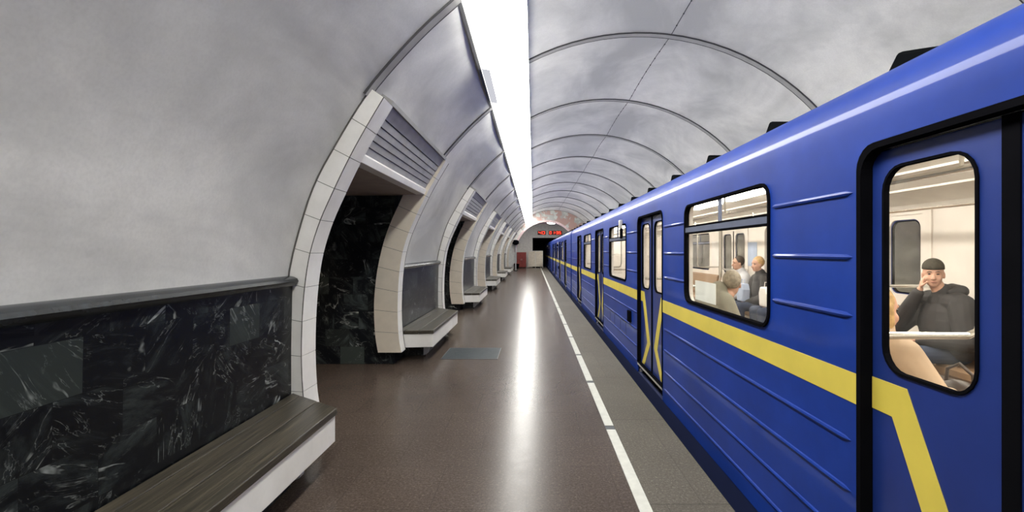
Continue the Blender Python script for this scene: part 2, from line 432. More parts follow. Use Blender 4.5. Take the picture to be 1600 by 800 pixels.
for x in (1.95, 3.47):
    tag(MB().prism([(-.07, 0), (.07, 0), (.07, .015), (.012, .03), (.012, .11), (.035, .12), (.035, .15), (-.035, .15), (-.035, .12), (-.012, .11), (-.012, .03), (-.07, .015)], lambda p, q, t, x=x: (x+p, t, -1.25+q), Y_BACK-.4, 58).build('running_rail', M['steel']),
        'steel running rail under the train, %s of the two' % ('platform side' if x < 2 else 'far side'), 'rail')

# dark floor slab set in the granite beside the second bench
hs = empty('floor_hatch', (-.94, 7.55, 0), 'dark blue-grey rectangular slab set flush in the brown floor beside a bench', 'floor hatch')
MB().box(-.41, .41, -.40, .40, -.02, .003).build('slab', M['slab'], hs)
MB().box(-.42, .42, -.41, -.40, -.02, .004).box(-.42, .42, .40, .41, -.02, .004).box(.41, .42, -.41, .41, -.02, .004).box(-.42, -.41, -.41, .41, -.02, .004).build('frame', M['slot'], hs)

# passages behind the archways
SOFF = 2.37
for i in range(6):
    ya, yb = ring(2*i)+.14, ring(2*i+1)-.14
    n = i*2+1
    mb = MB().box(-3.6, -1.95, yb, yb+.05, 0, SOFF+.2); struct(mb, 'wall_passage_far.%03d' % i, M['marble_x'])
    mb = MB().box(-3.6, -1.95, ya-.05, ya, 0, SOFF+.2); struct(mb, 'wall_passage_near.%03d' % i, M['marble_x'])
    struct(MB().box(-3.6, -1.62, ya, yb, SOFF, SOFF+.06), 'ceiling_passage.%03d' % i, M['soffit'])
# blocks between the passages: marble plinth below the jambs and the benches
for k in range(-1, 12, 2):
    y0 = ring(k)-.14+.05 if k > -1 else Y_BACK-.4
    y1 = ring(k+1)+.14-.05
    y1 = min(y1, 50)
    struct(MB().box(-3.6, -1.97, y0, y1, 0, 1.30), 'wall_pylon.%03d' % ((k+1)//2), M['marble_x'])
for k in range(-1, 12, 2):
    y0 = ring(k)-.14+.05 if k > -1 else Y_BACK-.4
    struct(MB().box(-3.6, -2.4, y0, min(ring(k+1)+.14-.05, 50), 1.30, 3.6), 'wall_pylon_upper.%03d' % ((k+1)//2), M['marble_x'])
    if k < 11: struct(MB().box(-3.6, -3.4, ring(k+1)+.09, ring(k+2)-.09, SOFF+.06, 3.6), 'wall_over_passage.%03d' % ((k+1)//2), M['white'])
hl0 = None  # unseen warm lamps, added to brighten the dark passages
for i in range(6):
    if hl0 is None:
        hl0 = t = empty('hall_fill_light', (-4.7, 0, 3.6), '', 'ceiling light', 'added warm fill lights in the hall behind the archways')
        MB().prism([(-.25, 0), (.25, 0), (.20, -.07), (-.20, -.07)], lambda p, q, y: (p, y, q), -.7, .7).build('diffuser', mat_emit('warm_hall_fill', (1, .80, .58), 20.0), t)
        MB().box(-.28, .28, -.74, .74, -.015, .0).build('tray', M['housing'], t)
    else: t = copy_tree(hl0)
    t.location = (-4.7, ring(2*i)+1.5, 3.6); t['label'] = 'added warm fill light in the hall behind the %s archway on the left' % ORD[i]
struct(MB().box(-9, -8.9, Y_BACK, 46, 0, 4), 'wall_hall', M['white'])
struct(MB().box(-9, -3.6, Y_BACK, 46, 3.6, 3.7), 'ceiling_hall', M['white'])
struct(MB().box(-9, 6, Y_BACK-.5, Y_BACK-.4, -1.4, 5), 'wall_back', M['plaster'])

# ------------------------------------------------------------------ archways
FRONT = [(-1.826, .18), (-1.862, .40), (-1.878, .72), (-1.872, 1.03), (-1.852, 1.30), (-1.810, 1.57), (-1.73, 1.83), (-1.62, 2.08), (-1.50, 2.33), (-1.37, 2.57), (-1.21, 2.84)]
BACK = [(-2.15, .18), (-2.19, .44), (-2.205, .84), (-2.175, 1.21), (-2.13, 1.47), (-2.06, 1.75), (-1.96, 2.02), (-1.85, 2.26), (-1.74, 2.50), (-1.60, 2.75), (-1.44, 3.00)]
NJ = 41
Fs, Bs = resample(FRONT, NJ), resample(BACK, NJ)
def jamb(parent, y0, y1, inner, name='jamb'):
    mb = MB(); n = 10
    rows = []
    for i in range(NJ):
        (fx, fz), (bx, bz) = Fs[i], Bs[i]
        rows.append([(fx, y0, fz), (fx, y1, fz), (bx, y1, bz), (bx, y0, bz)])
    for j in range(n):                                             # stones of the frame with thin joints
        ia, ib = j*4, j*4+4
        seg = [[tuple(p) for p in r] for r in rows[ia:ib+1]]
        for rr, s in ((seg[0], 1), (seg[-1], -1)):                 # shrink each end by 2.5 mm for the joint
            pass
        def lerp(a, b, t): return tuple(u+(v-u)*t for u, v in zip(a, b))
        seg[0] = [lerp(a, b, .035) for a, b in zip(seg[0], seg[1])]; seg[-1] = [lerp(a, b, .035) for a, b in zip(seg[-1], seg[-2])]
        vs = [p for r in seg for p in r]; m = len(seg); fs = []
        mb.k = 0
        for i in range(m-1):
            for c in range(4): fs.append((i*4+c, i*4+(c+1) % 4, (i+1)*4+(c+1) % 4, (i+1)*4+c))
        fs += [(0, 1, 2, 3), ((m-1)*4+3, (m-1)*4+2, (m-1)*4+1, (m-1)*4)]
        mb.add(vs, fs)
        for q in range((m-1)*4):
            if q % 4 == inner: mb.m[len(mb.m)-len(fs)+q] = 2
    mb.k = 1                                                       # mortar core just inside the stones
    core = []
    for r in rows:
        c = [sum(p[a] for p in r)/4 for a in range(3)]
        core.append([tuple(p[a]+(c[a]-p[a])/max(.001, math.dist(p, c))*.008 for a in range(3)) for p in r])
    m = len(core); mb.add([p for r in core for p in r], [(i*4+c, i*4+(c+1) % 4, (i+1)*4+(c+1) % 4, (i+1)*4+c) for i in range(m-1) for c in range(4)]+[(0,1,2,3), ((m-1)*4+3, (m-1)*4+2, (m-1)*4+1, (m-1)*4)])
    yo = y0 if inner == 1 else y1                                  # seams: the outer corner, and where the frame meets the vault
    mb.tube([(x+.001, yo, z) for x, z in Fs], .0038, 6)
    mb.tube([(x+.004, yo+(-.004 if inner == 1 else .004), z) for x, z in LPs if z < 2.93], .007, 6)
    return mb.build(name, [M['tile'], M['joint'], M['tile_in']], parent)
def louvres(parent, y0, y1):
    """grey slatted panel over the opening: a stepped section swept along the archway"""
    a, b = Vector((-1.50, 2.46)), Vector((-1.245, 2.86)); n = 5
    d = (b-a); u = d.normalized(); nrm = Vector((u.y, -u.x))      # towards the platform and down
    pts = []
    for i in range(n):
        p = a+d*(i/n*.74); q = a+d*((i+.86)/n*.74)
        pts += [p-nrm*.012, p+nrm*.006, q+nrm*.002, q-nrm*.045]
    pts += [a+d*.75-nrm*.045, a+d*.75+nrm*.004, b+nrm*.004, b-nrm*.03, b-nrm*.08, a-nrm*.08]
    mb = MB(); mb.prism([(p.x, p.y) for p in pts], lambda p, q, t: (p, t, q), y0, y1)
    o = mb.build('louvre_panel', M['louvre'], parent)
    mb = MB(); mb.prism([(-1.53, 2.37), (-1.505, 2.37), (-1.480, 2.435), (-1.50, 2.46), (-1.62, 2.46), (-1.62, 2.37)], lambda p, q, t: (p, t, q), y0, y1)
    mb.build('lintel', M['tile'], parent, bevel=.004)
    mb = MB(); mb.prism([(-1.245, 2.865), (-1.215, 2.85), (-1.20, 2.88), (-1.30, 2.95), (-1.36, 2.90)], lambda p, q, t: (p, t, q), y0, y1)
    mb.build('top_trim', M['band'], parent)
for i in range(6):
    y0, y1 = ring(2*i), ring(2*i+1)
    if i == 0:
        ar = empty('archway', (0, y0, 0), '', 'archway', 'white stone archways along the left wall')
        jamb(ar, 0, .26, 1); j = jamb(ar, y1-y0-.24, y1-y0-.02, 3)
        louvres(ar, .24, y1-y0-.22)
        AR0 = ar
    else: ar = copy_tree(AR0); ar.location = (0, y0, 0)
    ar['label'] = ['nearest curved white stone archway, tall dark marble passage inside, grey louvres above', 'second white stone archway, just past the nearest empty bench bay',
                   'third white stone archway along the left wall', 'fourth white stone archway along the left wall', 'fifth white stone archway along the left wall',
                   'farthest white stone archway on the left, small, before the end wall'][i]

# ------------------------------------------------------------------ marble panels with a rail, and the benches between the archways
def dado(y0, y1, label):
    t = empty('marble_wall_panel', (0, y0, 0), label, 'wall panel', 'dark marble panels behind the benches'); L = y1-y0
    MB().prism([(-1.955, .18), (-1.955, .8), (-1.945, 1.33), (-1.99, 1.33), (-1.99, .18)], lambda p, q, s: (p, s, q), 0, L).build('panel', M['marble_y'], t)
    prof = [(-2.0, 1.315), (-1.925, 1.315), (-1.905, 1.33), (-1.895, 1.352), (-1.905, 1.372), (-1.93, 1.385), (-1.96, 1.392), (-2.0, 1.392)]
    soft(MB().prism(prof, lambda p, q, s: (p, s, q), 0, L).build('rail', M['rail'], t))
    return t
def bench(y0, y1, f0, f1, label):
    """planks on a white stone fascia; ends cut at a slant; f0/f1: how far the front stops short of the back"""
    t = empty('bench', (-1.7, (y0+y1)/2, 0), label, 'bench', 'wooden benches between the archways'); h = (y1-y0)/2
    xb, xf = -.245, .25
    def edge(x, sgn):                                              # y of the slanted end at local x
        u = (x-xb)/(xf-xb); return -h+f0*u if sgn < 0 else h-f1*u
    def slab(mb, xa, xc, z0, z1, inset=0):
        p = [(xa, edge(xa, -1)+inset), (xc, edge(xc, -1)+inset), (xc, edge(xc, 1)-inset), (xa, edge(xa, 1)-inset)]
        return mb.prism(p, lambda p, q, s: (p, q, s), z0, z1)
    for xa, xc in ((xb, -.155), (-.148, .045), (.052, xf+.012)):
        slab(MB(), xa, xc, .395, .445).build('plank', M['wood'], t, bevel=.006)
    slab(MB(), xb, xf-.0, .20, .392, .015).build('fascia', M['tile'], t, bevel=.004)
    mb = slab(MB(), xb, .06, 0, .198, .42); mb.build('base', M['marble_y'], t)
    for yy in (edge(.1, -1)+.35, edge(.1, 1)-.35):
        MB().prism([(.05, .02), (.11, .05), (.16, .199), (.05, .199)], lambda p, q, s: (p, s, q), yy-.03, yy+.03).build('bracket', M['louvre'], t)
    return t
BL = ['long dark-topped bench in the left foreground, its near end out of frame', 'bench between the first and second archways, beside the dark floor slab',
      'third bench from the front, past the second archway', 'fourth bench along the left wall, past the third archway',
      'fifth bench along the left wall, small in the distance', 'farthest small bench on the left, near the red cabinet']
DL = ['large dark veined marble panel with polished rail behind the foreground bench', 'dark grey marble panel behind the second bench from the front',
      'dark marble panel behind the third bench from the front', 'dark marble panel behind the fourth bench from the front',
      'dark marble panel behind the fifth bench, small in the distance', 'farthest dark marble panel, behind the last bench on the left']
for i in range(6):
    y0, y1 = ring(2*i-1), ring(2*i)
    dado(y0, y1-.01, DL[i])
    if i == 0: bench(y0, y1-.003, .15, .36, BL[i])
    else: bench(y0-.018, y1-.22, .06, .45, BL[i])
# the frame edge strips where the vault meets the archways are part of the vault: plaster behind jambs
# ------------------------------------------------------------------ the strip light
def lamp0():
    t = empty('ceiling_light', (0, 0, 0), '', 'ceiling light', 'tube lights of the ceiling strip')
    MB().prism([(-.578, 3.715), (-.572, 3.662), (-.50, 3.645), (-.40, 3.662), (-.28, 3.715), (-.16, 3.805), (-.070, 3.945), (-.062, 3.965), (-.062, 4.10), (-.075, 4.10), (-.075, 3.975), (-.575, 3.735)], lambda p, q, s: (p, s, q), .008, 1.192).build('diffuser', M['lamp'], t)
    mb = MB(); mb.prism([(-.60, 3.665), (-.580, 3.69), (-.580, 3.735), (-.080, 3.975), (-.080, 4.10), (-.066, 4.10), (-.066, 4.33), (-.60, 4.0)], lambda p, q, s: (p, s, q), 0, 1.2)
    mb.build('housing', M['housing'], t)
    return t
L0 = None; n_l = 0
y = -2.1
while y < 37.6:
    if L0 is None: L0 = t = lamp0()
    else: t = copy_tree(L0)
    t.location = (0, y, 0); y += 1.2; n_l += 1
    t['label'] = 'white glowing tube light panel in the continuous ceiling strip'
struct(MB().prism([(-.62, 3.628), (-.590, 3.648), (-.586, 3.70), (-.62, 3.70)], lambda p, q, t: (p, t, q), Y_BACK, Y_END), 'trim_22', M['dark'])
tag(MB().prism([(-.582, 3.645), (-.49, 3.632), (-.49, 3.640), (-.582, 3.655)], lambda p, q, t: (p, t, q), 5.5, 6.75).build('light_cover_plate', M['cover']),
    'short dim grey panel along the left edge of the ceiling light strip', 'cover plate')

# ------------------------------------------------------------------ the train
XS = 1.42                                      # half width of a car; the car's middle is at x = 2.78
CX = 2.78
DOORS = (-6.45, -2.15, 2.15, 6.45); WINS = (-4.30, 0.0, 4.30)
HL = 9.33
def side_map(s):                               # s=-1 the platform side, +1 the far side: (along, up, inward depth) -> local xyz
    return lambda p, q, t: (s*(XS-t), p, q)
def car():
    t = empty('metro_car', (CX, 0, 0), '', 'train car', 'blue metro cars of the train')
    for s in (-1, 1):
        fn = side_map(s)
        outer = [(-HL, .02)]
        for d in DOORS:                        # door openings cut up from the sill
            a, b = d-.61, d+.61
            top = [(b-.10+.10*math.cos(x), 1.92+.10*math.sin(x)) for x in [PI/2*k/5 for k in range(6)]]
            topl = [(a+.10-.10*math.sin(x), 1.92+.10*math.cos(x)) for x in [PI/2*k/5 for k in range(6)]]
            outer += [(a, .02), (a, .15)] + topl[::-1] + top[::-1] + [(b, .15), (b, .02)]
        outer += [(HL, .02), (HL, 2.06), (-HL, 2.06)]
        holes = [rrect(w-.775, w+.775, 1.15, 1.99, .10) for w in WINS]; holes_in = [rrect(w-.80, w+.80, 1.13, 2.01, .11) for w in WINS]
        mb = MB(); plate(mb, outer, holes, fn, 0, .012); mb.build('body_side', M['blue'], t)
        mb = MB(); plate(mb, outer, holes_in, fn, .035, .075); mb.build('inner_wall', M['interior'], t)
        # skirt and sill under the doors
        mb = MB().prism([(0, -.32), (0, .02), (.06, .02), (.06, -.32)], lambda p, q, y: (s*(XS-p-.004), y, q), -HL, HL); mb.build('skirt', M['skirt'], t)
        for d in DOORS: MB().box(s*(XS-.10), s*(XS+.006), d-.60, d+.60, .125, .15).build('door_sill', M['sill'], t)
        # pressed ribs
        mb = MB()
        segs = []; prev = -HL
        for d in DOORS: segs.append((prev, d-.61)); prev = d+.61
        segs.append((prev, HL))
        for a, b in segs:
            win = [w for w in WINS if a < w < b]
            for z in (.785, .567, .345, .16):
                mb.tube([(s*(XS-.001), a+.05, z), (s*(XS-.001), a+.09, z), (s*(XS-.001), b-.09, z), (s*(XS-.001), b-.05, z)], [.002, .012, .012, .002], 8)
            for z in (1.845, 1.57, 1.32):
                parts = [(a+.04, win[0]-.80), (win[0]+.80, b-.04)] if win else [(a+.05, b-.05)]
                for p, q in parts: mb.tube([(s*(XS-.001), p, z), (s*(XS-.001), p+.04, z), (s*(XS-.001), q-.04, z), (s*(XS-.001), q, z)], [.002, .013, .013, .002], 8)
        soft(mb.build('pressed_ribs', M['blue'], t))
        mb = MB()
        for a, b in segs: mb.box(s*(XS-.002), s*(XS+.0025), a, b, .952, 1.080)
        mb.build('yellow_stripe', M['yellow'], t)
        # windows
        for w in WINS:
            fr = plate(MB(), rrect(w-.782, w+.782, 1.143, 1.997, .105), [rrect(w-.764, w+.764, 1.161, 1.979, .09)], fn, -.012, .03)
            fr = fr.build('window_frame', M['rubber'], t)
            MB().box(s*(XS-.022), s*(XS+.006), w-.76, w+.76, 1.755, 1.80).build('crossbar', M['bar'], fr)
            MB().box(s*(XS-.022), s*(XS+.008), w-.76, w+.76, 1.742, 1.756).box(s*(XS-.022), s*(XS+.008), w-.76, w+.76, 1.799, 1.811).build('bar_seal', M['rubber'], fr)
            MB().box(s*(XS-.020), s*(XS-.002), w-.014, w+.014, 1.81, 1.975).build('mullion', M['bar'], fr)
            MB().prism(rrect(w-.76, w+.76, 1.165, 1.975, .085), fn, .014, .0175).build('glass', M['glass'], fr)
        # doors
        for d in DOORS:
            # rubber frame of the opening
            def arch(g, z0): return rrect(d-.61+g, d+.61-g, z0, 2.02-g, .10, corners=(0, 0, 1, 1))
            plate(MB(), arch(-.009, .15), [arch(.016, .155)], fn, -.006, .058).build('door_surround', M['rubber'], t)
            for e in (-1, 1):                  # e=-1: leaf towards -y
                a, b = (d-.585, d-.027) if e < 0 else (d+.027, d+.585)
                wc = d+e*.315
                mb = MB(); lp = [(a, .155), (b, .155), (b, 1.995), (a, 1.995)]
                mb.k = 0; plate(mb, lp, [rrect(wc-.205, wc+.205, 1.125, 1.925, .095)], fn, .040, .056)
                mb.k = 1; plate(mb, lp, [rrect(wc-.225, wc+.225, 1.11, 1.94, .10)], fn, .0565, .074)
                lf = mb.build('door_leaf', [M['blue_door'], M['interior']], t)
                plate(MB(), rrect(wc-.210, wc+.210, 1.120, 1.930, .10), [rrect(wc-.199, wc+.199, 1.131, 1.919, .088)], fn, .034, .057).build('glass_seal', M['rubber'], lf)
                MB().prism(rrect(wc-.2, wc+.2, 1.13, 1.92, .088), fn, .0545, .0580).build('glass', M['glass'], lf)
                # yellow band bending down over the leaf
                ch = [(.585, .952), (.585, 1.08), (.40, 1.08), (.095, .47), (.385, .165), (.52, .165), (.235, .47), (.475, .952)]
                mb = MB(); mb.prism([(d+e*p, q) for p, q in ch], fn, .0375, .0401); mb.build('yellow_band', M['yellow'], lf)
            MB().box(s*(XS-.034), s*(XS-.07), d-.0275, d+.0275, .155, 2.0).build('meeting_seal', M['rubber'], t)
            plate(MB(), [(d-.70, .12), (d-.58, .12), (d-.58, 1.99), (d+.58, 1.99), (d+.58, .12), (d+.70, .12), (d+.70, 2.09), (d-.70, 2.09)], [], fn, .076, .092).build('inner_architrave', M['interior'], t)
    # roof: rounded shell
    hp_ = resample([(-1.35, 2.06), (-1.350, 2.15), (-1.344, 2.20), (-1.328, 2.245), (-1.295, 2.295), (-1.235, 2.345), (-1.11, 2.405), (-.91, 2.475), (-.5, 2.60), (0, 2.655)], 34); hp_ = [(x*XS/1.35, z) for x, z in hp_]
    prof = hp_+[(-x, z) for x, z in hp_[:-1][::-1]]
    mb = MB(); rows = [[(x, y, z) for x, z in prof] for y in (-HL, 0, HL)]; mb.sheet(rows)
    o = mb.build('roof', M['blue'], t, smooth=True)
    # gutter above the doors
    # ends, with a gangway door each
    for e in (-1, 1):
        pr = [(-XS, .02)]+prof+[(XS, .02)]
        mb = MB(); plate(mb, pr, [rrect(-.28, .28, 1.1, 1.85, .08)], lambda p, q, y: (p, y, q), e*HL, e*(HL-.05)); ew = mb.build('end_wall', M['blue'], t)
        MB().prism(rrect(-.28, .28, 1.1, 1.85, .08), lambda p, q, y: (p, y, q), e*(HL-.02), e*(HL-.024)).build('glass', M['glass'], ew)
        plate(MB(), rrect(-.38, .38, .15, 2.0, .05), [rrect(-.34, .34, .19, 1.96, .04)], lambda p, q, y: (p, y, q), e*(HL+.0), e*(HL+.02)).build('gangway_frame', M['rubber'], ew)
    # roof vents
    v0 = None
    for s in (-1, 1):
        for k in range(-6, 6):
            yv = .0+1.5*k+.98 if s < 0 else 1.5*k+.4
            if v0 is None:
                mb = MB(); mb.prism([(-.66, 2.45), (-.52, 2.60), (-.22, 2.69), (-.08, 2.73), (.02, 2.62), (.06, 2.45)], lambda p, q, x: (x, p, q), -.71, -.20)
                v = mb.build('roof_vent', M['roof_dark'], t, bevel=.02); v0 = v
            else: v = v0.copy(); C.objects.link(v); v.parent = t
            v.location = (0 if s < 0 else .91, yv, 0)
    # inside
    mb = MB().box(-XS+.075, XS-.075, -HL+.06, HL-.06, .06, .12); mb.build('floor_panel', M['floor_in'], t)
    MB().box(-XS+.1, XS-.1, -HL+.4, HL-.4, -.75, .0).build('underframe', M['black'], t)
    cp = [(-XS+.04, 2.0), (-XS+.12, 2.09), (-.85, 2.20), (-.5, 2.30), (-.2, 2.34), (.2, 2.34), (.5, 2.30), (.85, 2.20), (XS-.12, 2.09), (XS-.04, 2.0)]
    mb = MB(); mb.sheet([[(x, y, z) for x, z in cp] for y in (-HL+.06, HL-.06)]); mb.build('ceiling_panel', M['ceiling_in'], t)
    mb = MB()
    for x in (-.86, -.52, .52, .86):
        zz = 2.195 if abs(x) > .7 else 2.293
        mb.box(x-.018, x+.018, -HL+.07, HL-.07, zz-.02, zz)
    mb.build('ceiling_ribs', M['interior'], t)
    for e in (-1, 1): MB().box(-XS+.08, XS-.08, e*(HL-.10), e*(HL-.06), .12, 2.3).build('bulkhead', M['interior'], t)
    lp0 = None
    for x in (0,):
        for k in range(-6, 7):
            if lp0 is None:
                lp0 = MB().prism([(-.13, 0), (.13, 0), (.11, -.035), (.06, -.05), (-.06, -.05), (-.11, -.035)], lambda p, q, y: (p, y, q), -.45, .45).build('ceiling_lamp', M['car_lamp'], t); l = lp0
            else: l = lp0.copy(); C.objects.link(l); l.parent = t
            l.location = (x, k*1.43, 2.342)
    for x in (-.78, .78): 
        mb = MB().tube([(x, -HL+.5, 1.98), (x, HL-.5, 1.98)], .016, 10)
        for k in range(-6, 7): mb.tube([(x, k*1.4, 1.98), (x, k*1.4, 2.21)], .010, 8)
        mb.build('grab_rail', M['chrome'], t)
    # seats: one bench along each wall between two doors, with a rail at each end
    b0 = None
    for s in (-1, 1):
        for k, (w, hw) in enumerate([(-4.30, 1.42), (0, 1.42), (4.30, 1.42)]):
            st = bpy.data.objects.new('seat_bench', None); C.objects.link(st); st.parent = t
            X = lambda v, s=s: s*(XS-v)
            P = lambda p, q, y, s=s: (s*(XS-p), y, q)
            MB().prism([(.09, .47), (.50, .47), (.53, .50), (.53, .55), (.50, .575), (.15, .55), (.09, .55)], P, w-hw, w+hw).build('seat_cushion', M['seat'], st)
            MB().prism([(.078, .52), (.17, .55), (.20, .62), (.13, 1.02), (.10, 1.05), (.078, 1.05)], P, w-hw, w+hw).build('seat_back', M['seat'], st)
            MB().box(X(.10), X(.46), w-hw+.02, w+hw-.02, .12, .47).build('seat_box', M['interior'], st)
            for e in (-1, 1):
                ye = w+e*(hw+.045)
                MB().tube([(X(.078), ye, 1.23), (X(.52), ye, 1.23), (X(.565), ye, 1.25), (X(.58), ye, 1.32), (X(.58), ye, 2.0), (X(.57), ye, 2.195)], .016, 12).build('end_rail', M['chrome'], st)
                MB().box(X(.08), X(.50), ye-.008, ye+.008, .12, .62).build('end_panel', M['interior'], st)
    return t
car0 = car()
YC = [7.87, 26.87, 45.87]
# small fittings of the platform side: a marker lamp, a control box, hatches (they sit on every car)
sl = MB().box(-XS-.05, -XS+.0, -.50, -.40, 1.93, 2.06).build('side_lamp', M['sill'], car0, bevel=.012)
MB().box(-XS-.028, -XS, -.505, -.395, 1.78, 1.93).build('lamp_bracket', M['rubber'], sl)
MB().box(-XS-.035, -XS, -1.15, -1.0, .60, .76).build('control_box', M['rubber'], car0, bevel=.008)
for a in (-.75, .25):
    plate(MB(), [(a, .36), (a+.45, .36), (a+.45, .55), (a, .55)], [[(a+.012, .372), (a+.438, .372), (a+.438, .538), (a+.012, .538)]], side_map(-1), -.003, .001).build('access_hatch', M['skirt'], car0)
for i, yc in enumerate(YC):
    c = car0 if i == 0 else copy_tree(car0)
    c.location = (CX, yc, 0)
    c['label'] = ['nearest blue metro car with yellow stripe, passengers behind its lit windows', 'second blue metro car, coupled behind the nearest one', 'farthest blue metro car, reaching the tunnel mouth'][i]
# advertising sheets on the windows of the nearest car
def sheet(px, y0, y1, z0, z1, mat, label, name='paper_notice'):
    tag(MB().box(px, px+.004, y0, y1, z0, z1).build(name, mat), label, 'notice')
sheet(CX-XS+.0195, 3.68, 4.14, 1.185, 1.345, M['paper'], 'white paper notice in the lower corner of the nearest car side window')
sheet(CX+XS-.085, 6.40, 6.95, 1.45, 1.85, M['paper'], 'white poster on the far wall inside the nearest car, seen through its side window')
sheet(CX+XS-.085, 8.95, 9.35, 1.30, 1.75, M['paper_b'], 'pale blue poster on the far wall deeper inside the nearest car')
sheet(CX+XS-.085, 10.75, 11.2, 1.25, 1.80, M['paper'], 'tall white poster on the far wall, leftmost through the side window')

# ------------------------------------------------------------------ passengers
def rotm(yaw, pitch=0, roll=0): return Matrix.Rotation(yaw, 3, 'Z') @ Matrix.Rotation(pitch, 3, 'Y') @ Matrix.Rotation(roll, 3, 'X')
def hand(mb, wrist, d, palm_n, size=1.0, curl=.5):
    """palm and five fingers; d: direction of the hand, palm_n: normal the fingers curl towards"""
    d = Vector(d).normalized(); n = Vector(palm_n); n = (n-d*n.dot(d)).normalized(); w = d.cross(n); wr = Vector(wrist)
    R = Matrix((d, w, n)).transposed()
    mb.sphere(wr+d*.045*size, (.05*size, .040*size, .018*size), 12, R)
    for k, (o, L) in enumerate(((-.028, .068), (-.009, .078), (.010, .073), (.028, .058))):
        p = wr+d*.082*size+w*o*size; pts = [p]; a = .15+curl*.3
        for seg in (.45, .32, .23):
            p = p+(d*math.cos(a)+n*math.sin(a))*L*seg*size*1.05; pts.append(p); a += curl
        mb.limb(pts, [.0092*size, .0088*size, .008*size, .007*size], 8)
    p = wr+d*.03*size-w*.034*size
    mb.limb([p, p+(d*.6-w*.7+n*.25)*.034*size, p+(d*.6-w*.7+n*.25)*.034*size+(d*.9-w*.25+n*.4)*.028*size], [.012*size, .0105*size, .009*size], 8)
def head(mb, c, R, k=1.0):
    """skull, jaw, nose, ears, brow, neck stub; the face looks along R's first axis"""
    c = Vector(c); A = lambda x, y, z: c+R @ Vector((x*k, y*k, z*k))
    mb.sphere(A(-.012, 0, .035), (.098*k, .078*k, .092*k), 20, R)
    mb.sphere(A(.018, 0, -.03), (.072*k, .066*k, .085*k), 18, R)
    mb.sphere(A(.052, 0, -.088), (.030*k, .034*k, .024*k), 12, R)
    mb.limb([A(.082, 0, .012), A(.098, 0, -.012), A(.106, 0, -.030)], [.009*k, .011*k, .014*k], 8)
    for s in (-1, 1):
        mb.sphere(A(.096, s*.012, -.034), .008*k, 8)
        mb.sphere(A(-.005, s*.079, -.008), (.018*k, .009*k, .032*k), 10, R)
        mb.sphere(A(.060, s*.038, -.030), (.022*k, .022*k, .026*k), 10, R)
        mb.sphere(A(.074, s*.030, .030), (.014*k, .024*k, .008*k), 8, R)
    mb.sphere(A(.084, 0, -.058), (.010*k, .022*k, .006*k), 8, R); mb.sphere(A(.081, 0, -.068), (.010*k, .018*k, .006*k), 8, R)
def face_parts(o, c, R, k=1.0, beard=None):
    c = Vector(c); A = lambda x, y, z: c+R @ Vector((x*k, y*k, z*k))
    for s in (-1, 1):
        MB().sphere(A(.0745, s*.031, .010), (.010*k, .013*k, .006*k), 10, R).build('eye', M['eye'], o, smooth=True)
        MB().limb([A(.088, s*.014, .031), A(.086, s*.032, .036), A(.074, s*.050, .030)], [.003, .004, .002], 6).build('eyebrow', M['hair_dark'], o)
    MB().limb([A(.087, -.020, -.063), A(.096, 0, -.062), A(.087, .020, -.063)], [.003, .0045, .003], 6).build('lips', M['lip'], o, smooth=True)

